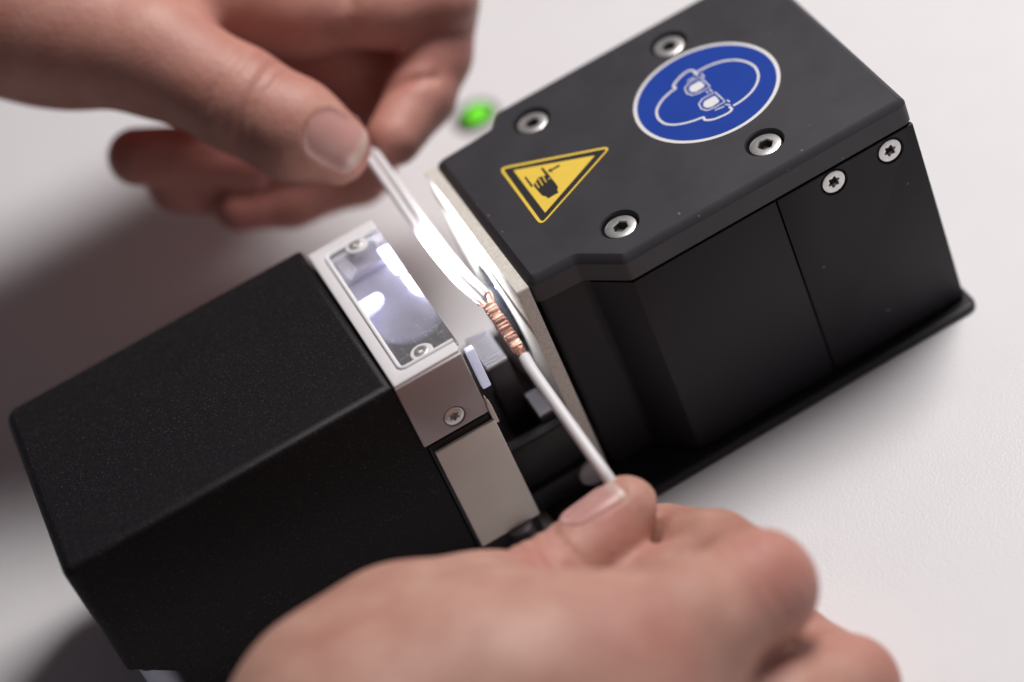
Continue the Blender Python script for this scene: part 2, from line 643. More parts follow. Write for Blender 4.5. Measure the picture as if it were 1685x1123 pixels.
# -- left block
out_l = fillet([(-65.2, -8.0), (-66.0, 57.8), (-150.2, 58.8), (-152.8, -7.6)], [0, 0, 4.5, 3.0], 6)
loft('left_housing', out_l, [(29.01, 0), (63.6, 0), (64.9, -0.5), (65.7, -1.3), (66.0, -2.4)], 'plastic', machine, True, 30)
prof = [(-65.3, 0.0), (-142.3, 0.0), (-142.3, 21.0), (-143.2, 22.4), (-149.8, 28.2), (-150.6, 29.0), (-65.25, 29.0)]
pv = [(a_, -8.01 + (-65.2 - a_) / 87.6 * 0.4, b_) for a_, b_ in prof] + [(a_, 52.0, b_) for a_, b_ in prof]
k_ = len(prof)
ped = mk('pedestal', pv, [tuple(range(k_)), tuple(range(2 * k_ - 1, k_ - 1, -1))] + [(q, (q + 1) % k_, k_ + (q + 1) % k_, k_ + q) for q in range(k_)], 'plastic', machine)

lathe('support_foot', (-146.6, -1.5, 0), (0, 0, 1), [(4.9, 0), (4.9, 1.0), (4.2, 2.0), (4.2, 24.3)], 'foot', machine, 28)
box('end_wall', (-64.9, -8.3, 0), (-48.3, 52, 44.6), 'gap_black', machine, 0.4)

# guard: frosted tray, open to the right, with a clear scratched pane
gf_out = [(-65.3, -8.4), (-47.9, -8.4), (-47.0, -4.6), (-61.9 + 14.0, -4.6), (-62.4, -4.6)]
guard = thing_ref = None
U = [(-65.6, 52.9), (-65.6, -8.1), (-48.4, -8.1), (-47.9, -7.6), (-47.9, -4.4)] + \
    [(-60.9, -4.4)] + [(-62.3, -3.0)] + [(-62.3, 47.6)] + [(-61.3, 48.6)] + [(-47.4, 48.6)] + [(-47.4, 52.9)]
guard = loft('guard_frame', U, [(56.8, 0), (65.9, 0), (66.2, -0.25)], 'frost', machine, True, 30)
bevel(guard, 0.25, 2, 40)
# raised bright lip that runs round the window
lip = [(-47.9, -4.05), (-60.6, -4.05), (-61.6, -3.75), (-62.05, -2.8), (-62.05, 47.2), (-61.7, 48.0), (-61.0, 48.35), (-47.6, 48.35)]
tube('window_lip', [(a, b, 66.15) for a, b in lip], 0.6, 'lip', guard, 10)
box('guard_backing', (-64.9, -6.9, 44.7), (-48.6, 52, 56.7), 'gap_black', machine, 0.3)
box('chamber_floor', (-62.2, -4.3, 57.2), (-48.0, 48.5, 58.2), 'chamber', guard, 0)
box('chamber_step', (-62.2, 40.5, 58.25), (-50.0, 48.4, 61.0), 'chamber', guard, 0.4)
pane = box('guard_pane', (-62.0, -4.2, 63.9), (-47.2, 48.4, 65.7), 'clear', guard, 0.25)
lathe('led_tube', (-62.0, 29.0, 60.6), (1, 0, 0), [(1.5, 0), (1.9, 0.4), (1.9, 5.6), (1.4, 6.6), (0.6, 7.0)], 'led_soft', guard, 20)
box('led_lamp', (-50.6, 35.0, 58.6), (-48.2, 44.5, 61.4), 'led', guard, 0.3)
box('led_lens', (-50.0, 26.0, 58.4), (-48.4, 32.0, 60.9), 'led', guard, 0.6)
for c, sp in (((-55.6, -1.9, 66.6), 0.2), ((-54.1, 46.6, 66.6), 0.7)):
    lathe('washer', (c[0], c[1], c[2] - 0.95), (0, 0, 1), [(2.9, 0), (2.9, 0.35), (2.6, 0.6), (1.8, 0.6)], 'frost', guard, 28)
    screw('pane_screw', c, (0, 0, 1), 1.75, 'torx', guard, spin=sp, depth=2.4)
# front panel under the window
panel = box('front_panel', (-65.7, -8.9, 45.6), (-48.1, -7.1, 65.6), 'satin', machine, 0.35)
bpy.context.view_layer.update()
cut(panel, [lathe('hole', (-56.0, -7.5, 49.6), (0, -1, 0), [(2.7, -2), (2.7, 1.0), (3.0, 1.45), (3.0, 3)], 'satin', None, 32)])
screw('torx_screw', (-56.0, -8.75, 49.6), (0, -1, 0), 2.55, 'torx', panel, spin=0.4, depth=1.2)
# light-coloured strip beside the panel; its emission stands in for LED spill
box('guard_strip', (-46.2, -1.6, 46.0), (-44.0, 0.4, 58.8), 'lit_strip', machine, 0.3)
# cream contact bracket below it
br = loft('contact_bracket', [(-64.0, -9.5), (-47.7, -9.5), (-47.7, -8.4), (-64.0, -8.4)], [(8.6, 0), (42.9, 0)], 'cream', machine, False)
bevel(br, 0.25)
tab = loft('bracket_tab', [(-48.0, -9.2), (-46.9, -9.2), (-46.9, -6.9), (-48.0, -6.9)], [(41.5, 0), (47.2, 0), (49.6, -0.6)], 'cream', br, False)
bevel(tab, 0.5)
kn = [(3.1, 0.0)]
for k in range(6):
    kn += [(3.3, 0.25 + k * 0.9), (2.7, 0.7 + k * 0.9)]
lathe('threaded_stud', (-53.6, -9.4, 3.6), (0, 0, 1), kn, 'dark_steel', machine, 24, 60)

# -- what shows in the gap
bridge = box('gap_bridge', (-49.0, -3.2, 2.3), (-29.7, 40, 9.5), 'gap_black', machine, 0.5)
box('gap_sill', (-48.8, -1.2, 9.6), (-29.7, 3.0, 23.4), 'gap_black', machine, 0.6)
lathe('round_button', (-30.6, -3.1, 6.4), (0, -1, 0), [(3.8, 0), (3.8, 0.9), (3.4, 1.3), (0.8, 1.5)], 'dot', bridge, 28)


def ribbed_block(name, x0, x1, y0, y1, z0, z1, n, parent):
    o = box(name, (x0, y0, z0), (x1, y1, z1), 'dark_steel', parent, 0.25)
    pitch = (y1 - y0) / n
    v, f = [], []
    prof = []
    for k in range(n):
        ya = y0 + k * pitch
        prof += [(ya + 0.12 * pitch, z1 + 0.02), (ya + 0.22 * pitch, z1 + 0.7), (ya + 0.72 * pitch, z1 + 0.7), (ya + 0.88 * pitch, z1 + 0.02)]
    for x in (x0 + 0.1, x1 - 0.1):
        v += [(x, a, b) for a, b in prof]
    m = len(prof)
    for k in range(m - 1):
        f.append((k, k + 1, m + k + 1, m + k))
    for base in (0, m):
        for k in range(n):
            f.append(tuple(base + k * 4 + q for q in range(4)))
    f.append((0, m - 1, 2 * m - 1, m))
    mk('ribbed_face', v, f, 'ribbed', o)
    return o


ribbed_block('anvil_block', -41.8, -35.8, 13.6, 28.0, 9.7, 37.4, 11, machine)
ribbed_block('lower_anvil', -36.0, -31.4, 3.3, 13.2, 9.7, 24.6, 8, machine)

# -- safety stickers on the cover
S0 = TOPZ + 0.0
blue = thing('sticker', 'x', 'x', (38.3, 27.7, S0))
blue.name = 'eye_protection_sticker'
del blue['label'], blue['category']
blue['label'] = 'round blue eye protection sticker with white head and goggles'
blue.parent = machine
blue.location = Vector((38.3, 27.7, S0)) * MM - machine.location
circ = lambda r, n=72: [(38.3 + r * math.cos(2 * math.pi * k / n), 27.7 + r * math.sin(2 * math.pi * k / n)) for k in range(n)]
flat_poly('white_rim', circ(18.7), S0, S0 + 0.15, 'white_print', blue)
flat_poly('blue_field', circ(17.75), S0 + 0.1, S0 + 0.18, 'blue_print', blue)
head = [(39.95, 36.56), (42.14, 36.48), (44.11, 36.25), (47.10, 35.14), (49.75, 32.84), (51.36, 29.72), (51.76, 26.58), (50.89, 23.30), (49.09, 20.77), (46.47, 18.87), (43.29, 17.84), (40.74, 17.70)]
jaw = [(39.83, 35.16), (39.59, 36.15), (39.76, 37.51), (39.04, 38.56), (37.23, 38.51), (34.96, 37.55), (33.23, 36.29), (33.24, 35.04), (31.77, 34.76), (29.23, 33.83), (26.99, 32.31), (25.44, 30.37), (24.66, 27.63), (25.00, 24.82), (26.32, 22.80), (28.44, 21.23), (31.07, 20.11), (33.16, 19.54), (33.09, 18.26), (34.65, 16.90), (36.70, 16.37), (38.65, 16.21), (39.89, 16.80), (39.84, 18.21)]
stroke('head_outline', head, 0.62, S0 + 0.15, S0 + 0.215, 'white_print', blue)
stroke('face_outline', jaw, 0.62, S0 + 0.15, S0 + 0.22, 'white_print', blue)
g1 = [(39.84, 34.02), (39.93, 31.50), (39.96, 28.83), (37.23, 28.68), (35.15, 29.22), (34.43, 30.98), (34.97, 33.20), (36.57, 34.30), (38.22, 34.34)]
g2 = [(39.89, 25.85), (39.98, 23.33), (40.01, 20.76), (37.03, 20.64), (35.10, 21.14), (34.35, 22.80), (34.77, 24.93), (36.32, 26.05), (38.06, 26.02)]
l1 = [(39.27, 32.93), (39.20, 29.92), (36.56, 29.67), (35.57, 30.33), (35.44, 31.80), (36.34, 32.98)]
l2 = [(39.33, 24.79), (39.07, 21.76), (36.70, 21.41), (35.50, 22.03), (35.17, 23.42), (36.18, 24.82)]
stroke('goggle_rim', g1, 0.34, S0 + 0.15, S0 + 0.21, 'white_print', blue, True, 0)
stroke('goggle_rim', g2, 0.34, S0 + 0.15, S0 + 0.21, 'white_print', blue, True, 0)
flat_poly('goggle_lens', fillet(l1, 0.8, 3), S0 + 0.15, S0 + 0.21, 'white_print', blue)
flat_poly('goggle_lens', fillet(l2, 0.8, 3), S0 + 0.15, S0 + 0.21, 'white_print', blue)
for a in ([(40.78, 35.10), (40.52, 33.23)], [(40.67, 20.89), (40.81, 19.65)], [(38.35, 27.88), (38.56, 26.93)], [(39.40, 28.04), (39.43, 26.56)], [(36.63, 19.70), (38.98, 19.23)], [(36.79, 35.31), (38.75, 35.19)], [(39.50, 19.78), (40.38, 18.41)]):
    stroke('strap_mark', a, 0.36, S0 + 0.15, S0 + 0.21, 'white_print', blue, False, 0)

tri = thing('sticker', 'x', 'x', (-10, 14, S0))
tri.name = 'crush_warning_sticker'
del tri['label'], tri['category']
tri['label'] = 'yellow triangular warning sticker with black hand and arrow'
tri.parent = machine
tri.location = Vector((-10, 14, S0)) * MM - machine.location
t_out = [(-14.21, 42.20), (11.38, 27.53), (-15.09, 13.81)]
t_blk = [(-13.54, 40.85), (10.10, 27.42), (-14.26, 14.78)]
t_in = [(-11.69, 38.30), (6.46, 27.44), (-12.24, 17.40)]
flat_poly('yellow_base', fillet(t_out, 1.5, 6), S0, S0 + 0.15, 'yellow_print', tri)
flat_poly('black_band', fillet(t_blk, 0.7, 4), S0 + 0.1, S0 + 0.17, 'black_print', tri)
flat_poly('yellow_field', fillet(t_in, 0.15, 2), S0 + 0.1, S0 + 0.19, 'yellow_print', tri)
palm_pts = [(-9.89, 29.40), (-8.94, 30.07), (-8.01, 30.78), (-7.48, 30.70), (-6.87, 30.32), (-5.85, 29.99), (-5.57, 28.06), (-5.55, 25.47), (-5.68, 23.74), (-6.33, 22.78), (-6.46, 21.67), (-9.43, 21.66), (-9.49, 22.64), (-10.11, 23.82), (-10.19, 25.74), (-10.21, 28.70)]
flat_poly('printed_hand', palm_pts, S0 + 0.15, S0 + 0.215, 'black_print', tri)
flat_poly('printed_finger', [(-6.09, 33.54), (-5.52, 33.43), (-5.48, 28.76), (-6.28, 28.83)], S0 + 0.15, S0 + 0.21, 'black_print', tri)
flat_poly('printed_thumb', [(-10.71, 33.74), (-10.24, 33.51), (-10.28, 28.95), (-10.91, 28.70)], S0 + 0.15, S0 + 0.21, 'black_print', tri)
flat_poly('arrow_shaft', [(-1.93, 31.29), (-1.99, 30.44), (-4.16, 30.54), (-4.12, 31.20)], S0 + 0.15, S0 + 0.21, 'black_print', tri)
flat_poly('arrow_head', [(-5.28, 31.11), (-4.18, 31.69), (-4.27, 29.80)], S0 + 0.15, S0 + 0.205, 'black_print', tri)
for a in ([(-9.25, 30.06), (-9.49, 27.04)], [(-8.08, 30.47), (-8.40, 27.15)], [(-6.97, 30.28), (-7.23, 27.55)], [(-6.37, 28.17), (-5.75, 28.29)]):
    stroke('finger_gap', a, 0.28, S0 + 0.2, S0 + 0.225, 'yellow_print', tri, False, 0)

# ---------------------------------------------------------------- lamp light of the lit guard
sp = bpy.data.lights.new('led_beam', 'SPOT')
sp.energy = 0.24
sp.color = (0.88, 0.91, 1.0)
sp.spot_size = math.radians(132)
sp.spot_blend = 0.7
sp.shadow_soft_size = 0.0022
so = bpy.data.objects.new('led_beam', sp)
col.objects.link(so)
so.location = (-0.0464, 0.037, 0.0595)
so.rotation_euler = (Vector((-0.028, 0.034, 0.0590)) - Vector((-0.0464, 0.037, 0.0595))).to_track_quat('-Z', 'Y').to_euler()

# ---------------------------------------------------------------- the spliced wire
wire = thing('spliced_wire', 'white wires joined by a ribbed copper splice, held across the lit gap', 'wire', (-35.5, 3, 54))
up_path = [(-34.60, 15.80, 56.20), (-36.30, 28.00, 58.00), (-37.10, 49.40, 60.30), (-37.10, 66.60, 62.50), (-37.10, 81.70, 64.00), (-37.00, 96.70, 64.50)]
up_path = spline(up_path, 8)
n = len(up_path)
for s in (-1, 1):
    p = up_path.copy()
    for i in range(n):
        t = i / (n - 1)
        w = 1.08 + 0.14 * math.exp(-((t - 0.16) / 0.12) ** 2)
        p[i, 0] += s * w * 0.97
        p[i, 1] += s * 0.15 * w
        p[i, 2] += s * 0.30
    tube('upper_insulation', p, 1.12, 'wire', wire, 16)
low_path = spline([(-35.00, -9.30, 55.30), (-35.30, -15.40, 54.60), (-35.00, -32.10, 50.50), (-34.40, -47.90, 45.00), (-33.5, -47.7, 38.0), (-33.0, -48.2, 34.5)], 8)
tube('lower_insulation', low_path, 1.42, 'wire', wire, 18)
a = np.array(up_path[0]) + np.array([0, -2.2, -0.05])
b = np.array(low_path[0]) + np.array([0, 2.4, 0.05])
nseg = 224
amp = [random.uniform(0.55, 1.1) for _ in range(15)]
v, f = [], []
sec = fillet([(-1.55, -1.2), (1.55, -1.2), (1.55, 1.2), (-1.55, 1.2)], 0.5, 3)
ns = len(sec)
for i in range(nseg + 1):
    t = i / nseg
    c = a + (b - a) * t
    ph = t * 14 * 2 * math.pi
    body = min(1.0, min(t, 1 - t) * 9 + 0.45)
    rib = 0.5 + 0.5 * math.cos(ph)
    rib = rib ** 0.8 * amp[int(round(t * 14)) % 15]
    for q, (x, z) in enumerate(sec):
        jit = 0.03 * math.sin(3.1 * q + 0.9 * i / 6)
        k = (0.80 + 0.34 * rib) * body + jit
        v.append((c[0] + x * (0.86 + 0.24 * rib) * (0.35 + 0.65 * body) * (1 + jit), c[1], c[2] + z * k))
for i in range(nseg):
    for q in range(ns):
        j = (q + 1) % ns
        f.append((i * ns + q, i * ns + j, (i + 1) * ns + j, (i + 1) * ns + q))
f.append(tuple(range(ns))[::-1])
f.append(tuple(nseg * ns + q for q in range(ns)))
splice = mk('copper_splice', v, f, 'copper', wire, True, 60)
for end, base, spread, inner in ((0, np.array(up_path[0]), 1.7, a), (1, np.array(low_path[0]), 0.75, b)):
    for k in range(9 if end == 0 else 7):
        ang = 2 * math.pi * k / 7 + 0.4
        if end == 0:
            off = np.array([(-1 if k % 2 else 1) * 1.55 + 0.6 * math.cos(ang), 0, 0.6 * math.sin(ang)])
        else:
            off = np.array([0.75 * math.cos(ang), 0, 0.75 * math.sin(ang)])
        d = (inner - base) / np.linalg.norm(inner - base)
        p0 = base + off - d * 1.0
        p2 = inner + d * 1.4 + off * 0.7 * np.array([0.8, 0, 1.4])
        pm = (p0 + p2) / 2 + np.array([random.uniform(-.3, .3), 0, random.uniform(-.1, .35)])
        tube('copper_strand', spline([p0, pm, p2], 4), 0.30, 'copper', splice, 7)

# ---------------------------------------------------------------- green lamp on the table behind
lamp = thing('indicator_lamp', 'small round glowing green lamp with dark rim on the white table', 'lamp', (5.0, 160.5, 0))
lathe('bezel', (5.0, 160.5, 0), (0, 0, 1), [(6.9, 0), (6.9, 0.8), (6.5, 1.3), (4.7, 1.3), (4.5, 0.9)], 'gap_black', lamp, 36)
lathe('lens', (6.0, 160.5, 0.95), (0, 0, 1), [(4.3, 0), (4.2, 0.25), (3.6, 0.45), (2.0, 0.6), (0.3, 0.65)], 'green', lamp, 32, 60)


# ---------------------------------------------------------------- hands
def rcone(p, a, b, r1, r2):
    a, b = np.array(a, float), np.array(b, float)
    ba = b - a
    l2 = ba @ ba
    rr = r1 - r2
    a2 = max(l2 - rr * rr, 1e-6)
    il2 = 1.0 / l2
    pa = p - a
    y = pa @ ba
    z = y - l2
    q = pa * l2 - y[..., None] * ba
    x2 = np.einsum('...i,...i->...', q, q)
    y2 = y * y * l2
    z2 = z * z * l2
    k = math.copysign(1, rr) * rr * rr * x2 if rr != 0 else 0 * x2
    c1 = np.sign(z) * a2 * z2 > k
    c2 = np.sign(y) * a2 * y2 < k
    return np.where(c1, np.sqrt(x2 + z2) * il2 - r2, np.where(c2, np.sqrt(x2 + y2) * il2 - r1, (np.sqrt(x2 * a2 * il2) + y * rr) * il2 - r1))


def smin(a, b, k):
    h = np.maximum(k - np.abs(a - b), 0) / k
    return np.minimum(a, b) - h * h * k * 0.25


def smooth01(x):
    x = np.clip(x, 0, 1)
    return x * x * (3 - 2 * x)


class HandShape:
    def __init__(self):
        self.groups = []       # (joining radius to the rest, inner radius, [(point, r), ...])
        self.creases = []      # (polyline, half width, depth)
        self.nails = []
        self.rings = []        # (centre, along, dorsal, radius, [offsets], width, depth, bend)
        self.red = []

    def dist(self, p):
        d = None
        for kout, kin, chains in self.groups:
            g = None
            for ch in chains:
                for (pa, ra), (pb, rb) in zip(ch[:-1], ch[1:]):
                    e = rcone(p, pa, pb, ra, rb)
                    g = e if g is None else smin(g, e, kin)
            d = g if d is None else smin(d, g, kout)
        for line, hw, dep in self.creases:
            e = None
            for a, b in zip(line[:-1], line[1:]):
                a, b = np.array(a, float), np.array(b, float)
                t = np.clip(((p - a) @ (b - a)) / ((b - a) @ (b - a)), 0, 1)
                q = np.linalg.norm(p - a - t[..., None] * (b - a), axis=-1)
                e = q if e is None else np.minimum(e, q)
            d = d + dep * np.exp(-(e / hw) ** 2)
        for c, al, do, rad, offs, wd, dep, bend in self.rings:
            q = p - c
            t = q @ al
            side = np.cross(al, do)
            sv = (q @ side) / rad
            hv = (q @ do) / rad
            m = smooth01((hv - 0.25) / 0.5) * smooth01((1.7 - np.sqrt(sv * sv + hv * hv)) / 0.4)
            for k, o_ in enumerate(offs):
                w_ = t - o_ - bend * (0.4 + 0.3 * k) * sv * sv + 0.35 * np.sin(3.0 * sv + 2.1 * k)
                d = d + dep * (1.0 - 0.25 * (k % 2)) * m * np.exp(-(w_ / wd) ** 2)
        for c, nn, tt, ss, w, L in self.nails:
            q = p - c
            u = (q @ ss) / (w / 2)
            vv = (q @ tt) / L
            h = q @ nn
            rr = np.maximum(np.abs(u) ** 2.4, 0) + np.abs(np.where(vv < 0.5, (vv - 0.5) / 0.5, (vv - 0.5) / 0.75)) ** 2.6
            inside = smooth01((1.08 - rr) / 0.3)
            fold = np.exp(-((rr - 1.35) / 0.35) ** 2) * (vv < 0.9)
            near = smooth01((7 - np.abs(h)) / 3)
            d = d + (0.45 * inside - 0.24 * fold) * near
        return d


def surface_nets(fn, lo, hi, h):
    lo, hi = np.array(lo, float), np.array(hi, float)
    nx, ny, nz = np.ceil((hi - lo) / h).astype(int) + 1
    X = lo[0] + h * np.arange(nx)
    Y = lo[1] + h * np.arange(ny)
    Z = lo[2] + h * np.arange(nz)
    B = 8
    nb = [int(math.ceil(k / B)) for k in (nx, ny, nz)]
    cx, cy, cz = (lo[a] + h * (np.arange(nb[a]) * B + (B - 1) / 2) for a in range(3))
    Pc = np.stack(np.meshgrid(cx, cy, cz, indexing='ij'), -1)
    D = fn(Pc)
    F = np.repeat(np.repeat(np.repeat(D, B, 0), B, 1), B, 2)
    act = np.argwhere(np.abs(D) < B * h * 0.95 + 2.5)
    loc = np.stack(np.meshgrid(*[np.arange(B)] * 3, indexing='ij'), -1)
    for q in range(0, len(act), 256):
        blk = act[q:q + 256]
        I = blk[:, None, None, None, :] * B + loc[None]
        val = fn(lo + h * I)
        F[I[..., 0], I[..., 1], I[..., 2]] = val
    F = np.ascontiguousarray(F[:nx, :ny, :nz])
    S = F < 0
    cnt = np.zeros((nx - 1, ny - 1, nz - 1), np.int8)
    for a in (0, 1):
        for b in (0, 1):
            for c in (0, 1):
                cnt += S[a:nx - 1 + a, b:ny - 1 + b, c:nz - 1 + c]
    mix = (cnt > 0) & (cnt < 8)
    idx = -np.ones(mix.shape, int)
    cells = np.argwhere(mix)
    idx[mix] = np.arange(len(cells))
    acc = np.zeros((len(cells), 3))
    num = np.zeros(len(cells))
    corners = [(a, b, c) for a in (0, 1) for b in (0, 1) for c in (0, 1)]
    for a in corners:
        for b in corners:
            if sum(abs(x - y) for x, y in zip(a, b)) == 1 and a < b:
                fa = F[cells[:, 0] + a[0], cells[:, 1] + a[1], cells[:, 2] + a[2]]
                fb = F[cells[:, 0] + b[0], cells[:, 1] + b[1], cells[:, 2] + b[2]]
                m = (fa < 0) != (fb < 0)
                t = np.where(m, fa / np.where(m, fa - fb, 1), 0)
                acc += np.where(m[:, None], np.array(a) + t[:, None] * (np.array(b) - np.array(a)), 0)
                num += m
    V = lo + h * (cells + acc / num[:, None])
    faces = []
    for ax in range(3):
        o1, o2 = [(1, 2), (2, 0), (0, 1)][ax]
        A = [slice(None)] * 3
        B = [slice(None)] * 3
        A[ax] = slice(0, -1)
        B[ax] = slice(1, None)
        ch = S[tuple(A)] != S[tuple(B)]
        e = np.argwhere(ch)
        ok = (e[:, o1] > 0) & (e[:, o2] > 0) & (e[:, o1] < F.shape[o1] - 1) & (e[:, o2] < F.shape[o2] - 1)
        e = e[ok]
        quad = []
        for d1, d2 in ((-1, -1), (0, -1), (0, 0), (-1, 0)):
            q = e.copy()
            q[:, o1] += d1
            q[:, o2] += d2
            quad.append(idx[q[:, 0], q[:, 1], q[:, 2]])
        quad = np.stack(quad, 1)
        inv = S[e[:, 0], e[:, 1], e[:, 2]]
        quad = np.where(inv[:, None], quad, quad[:, ::-1])
        faces.append(quad)
    return V, np.vstack(faces)


def build_hand(name, label, shape, lo, hi, h=1.0):
    V, Fc = surface_nets(shape.dist, lo, hi, h)
    me = bpy.data.meshes.new(name)
    base = np.array(V.mean(0))
    me.from_pydata(((V - base) * MM).tolist(), [], Fc.tolist())
    me.materials.append(M['skin'])
    red = np.zeros(len(V))
    for c, r, s in shape.red:
        red = np.maximum(red, s * np.exp(-(np.linalg.norm(V - np.array(c), axis=1) / r) ** 2))
    at = me.attributes.new('redness_and_shade', 'FLOAT', 'POINT')
    at.data.foreach_set('value', red.astype(np.float32))
    me.shade_smooth()
    o = bpy.data.objects.new(name, me)
    col.objects.link(o)
    o.location = Vector(base) * MM
    o['label'] = label
    o['category'] = 'hand'
    sm = o.modifiers.new('smooth', 'SMOOTH')
    sm.factor = 0.5
    sm.iterations = 1
    for c, nn, tt, ss, w, L in shape.nails:
        nu, nv = 14, 16
        pts, fr = [], []
        for j in range(nv + 1):
            for i in range(nu + 1):
                u = -1 + 2 * i / nu
                vv = j / nv
                # oval outline: narrow at the root, rounded free edge
                s0 = (1 - (1 - min(vv / 0.30, 1)) ** 2.2) ** 0.5 if vv < 0.30 else 1.0
                s1 = 1.0 - 0.16 * max(0, (vv - 0.72) / 0.28) ** 2
                bow = 0.10 * (1 - u * u) * (1 if vv > 0.5 else 0) * (vv - 0.5) * 2
                pts.append(c + ss * (u * w / 2 * max(s0, 0.12) * s1) + tt * (vv + bow) * L)
                fr.append(smooth01(np.array((vv - 0.86 + 0.05 * (1 - abs(u))) / 0.08)))
        P = np.array(pts) + nn * 6.0
        for _ in range(40):
            d = shape.dist(P)
            P = P - nn * (d * 0.8)[:, None]
        uu = np.array([[-1 + 2 * i / nu for i in range(nu + 1)] for j in range(nv + 1)]).ravel()
        P = P + nn * (0.42 - 0.25 * np.abs(uu) ** 3)[:, None]
        bot = P - nn * 0.7
        n1 = len(P)
        v = np.vstack([P, bot])
        f = []
        W_ = nu + 1
        for j in range(nv):
            for i in range(nu):
                k = j * W_ + i
                f.append((k, k + 1, k + W_ + 1, k + W_))
                f.append((n1 + k, n1 + k + W_, n1 + k + W_ + 1, n1 + k + 1))
        rim = [i for i in range(W_)] + [j * W_ + nu for j in range(1, nv + 1)] + [nv * W_ + i for i in range(nu - 1, -1, -1)] + [j * W_ for j in range(nv - 1, 0, -1)]
        for k in range(len(rim)):
            a_, b_ = rim[k], rim[(k + 1) % len(rim)]
            f.append((a_, n1 + a_, n1 + b_, b_))
        no = mk('nail', v, f, 'nail', o, True, 60)
        at = no.data.attributes.new('free_edge', 'FLOAT', 'POINT')
        at.data.foreach_set('value', np.array(fr + fr, np.float32))
    return o


def ring(center, along, dorsal, rad, offs, wd, dep, bend=2.0):
    al = np.array(along, float)
    al /= np.linalg.norm(al)
    do = np.array(dorsal, float)
    do -= al * (do @ al)
    do /= np.linalg.norm(do)
    return (np.array(center, float), al, do, rad, offs, wd, dep, bend)


def nail_frame(center, normal, tip, w, L):
    nn = np.array(normal, float)
    nn /= np.linalg.norm(nn)
    tt = np.array(tip, float)
    tt -= nn * (tt @ nn)
    tt /= np.linalg.norm(tt)
    ss = np.cross(tt, nn)
    c = np.array(center, float) - tt * (L / 2)
    return (c, nn, tt, ss, w, L)


# -- hand behind the machine (upper left of the picture)
A = HandShape()
A.groups = [
    # palm, heel of the thumb and forearm
    (6, 16, [[((-160.0, 197.1, 159.9), 29), ((-120.9, 165.2, 128.6), 25), ((-85.8, 159.7, 118.4), 25), ((-46.7, 158.6, 107.8), 24)],
             [((-117.7, 150.6, 124.4), 21), ((-90.4, 128.8, 112.4), 18.5)]]),
    # thumb
    (12, 5, [[((-91.7, 129.4, 112.9), 18), ((-73.6, 109.2, 104.4), 15.2), ((-60.4, 88.3, 92.7), 12.6), ((-52.7, 78.6, 84.1), 12.2), ((-46.0, 73.6, 76.2), 9.6)]]),
    # index finger: out to the right, folded back to the thumb tip
    (5, 3, [[((-48.9, 140.1, 104.3), 14), ((-29.6, 115.3, 89.1), 11.3), ((-13.3, 106.9, 83.2), 10.4), ((-0.4, 103.9, 80.2), 10.2)]]),
    (1.4, 3, [[((0.6, 108.1, 76.0), 10.0), ((-8.2, 100.6, 67.4), 9.4), ((-17.4, 93.1, 63.3), 8.8), ((-29.6, 83.6, 62.6), 7.5)]]),
    # web between thumb and index finger
    (9, 6, [[((-52.0, 128.3, 102.3), 14), ((-35.6, 117.3, 90.4), 10.5)]]),
    # folded fingers behind the index finger
    (4, 6, [[((-59.4, 155.8, 102.4), 20), ((-35.1, 138.1, 82.4), 16), ((-12.9, 124.4, 66.7), 12), ((-9.6, 118.5, 57.2), 10)], [((-38.9, 136.8, 83.3), 15), ((-29.0, 123.1, 65.7), 13), ((-25.1, 108.5, 52.3), 10)]]),
    # back of the hand and the folded knuckles, out of sight behind
    (8, 14, [[((-120.9, 165.2, 128.6), 22), ((-112, 198, 120), 27), ((-70, 190, 112), 21), ((-8, 165, 96), 13)],
             [((-95, 190, 112), 20), ((-8, 190, 90), 12.5)], [((-95, 205, 105), 16), ((-24, 210, 84), 11)]]),
    # middle finger curled under, behind the thumb
    (2.5, 3, [[((-19.4, 114.6, 60.3), 10), ((-40.1, 109.8, 51.4), 9.2), ((-63.4, 114.0, 58.9), 9.0), ((-89.6, 120.6, 71.9), 7.8)]]),
    # ring finger below it
    (2.5, 3, [[((-21.2, 116.2, 49.5), 9.5), ((-39.4, 108.4, 40.6), 8.4), ((-58.6, 108.7, 44.2), 7.8), ((-72.6, 109.6, 49.2), 6.6)]]),
    (3.5, 3, [[((-23.9, 124.1, 39.7), 8.5), ((-49.4, 117.4, 40.3), 8.0), ((-68.7, 118.3, 47.6), 8.0), ((-83.6, 121.3, 58.2), 8.2)]]),
]
A.creases = [
    ([(-19.9, 109.0, 97.1), (-24.4, 101.3, 92.0), (-29.5, 99.2, 84.1)], 2.2, 2.6),
    ([(-26.9, 93.3, 71.4), (-21.1, 90.1, 71.7), (-13.2, 89.3, 68.8)], 1.9, 1.6),
]
A.rings = [ring((-60.1, 88.0, 92.5), (0.535, -0.551, -0.640), (0.145, -0.657, 0.740), 12.6, [-6.0, -1.8, 2.2, 5.2], 1.1, 0.75, 2.4)]
A.nails = [nail_frame((-45.5, 65.7, 84.2), (0.027, -0.819, 0.573), (0.547, -0.384, -0.744), 13.6, 15.0)]
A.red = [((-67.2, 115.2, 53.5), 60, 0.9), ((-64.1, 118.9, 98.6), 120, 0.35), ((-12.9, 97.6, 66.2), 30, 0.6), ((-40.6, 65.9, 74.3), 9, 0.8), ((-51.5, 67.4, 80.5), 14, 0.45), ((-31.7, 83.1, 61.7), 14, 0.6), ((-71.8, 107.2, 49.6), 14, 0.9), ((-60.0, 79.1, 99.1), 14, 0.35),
         ((-87.0, 118.0, 69.2), 24, 0.7), ((1.2, 103.2, 75.0), 16, 0.4)]  # wide spots and curled fingers: shade painted as redder, darker skin
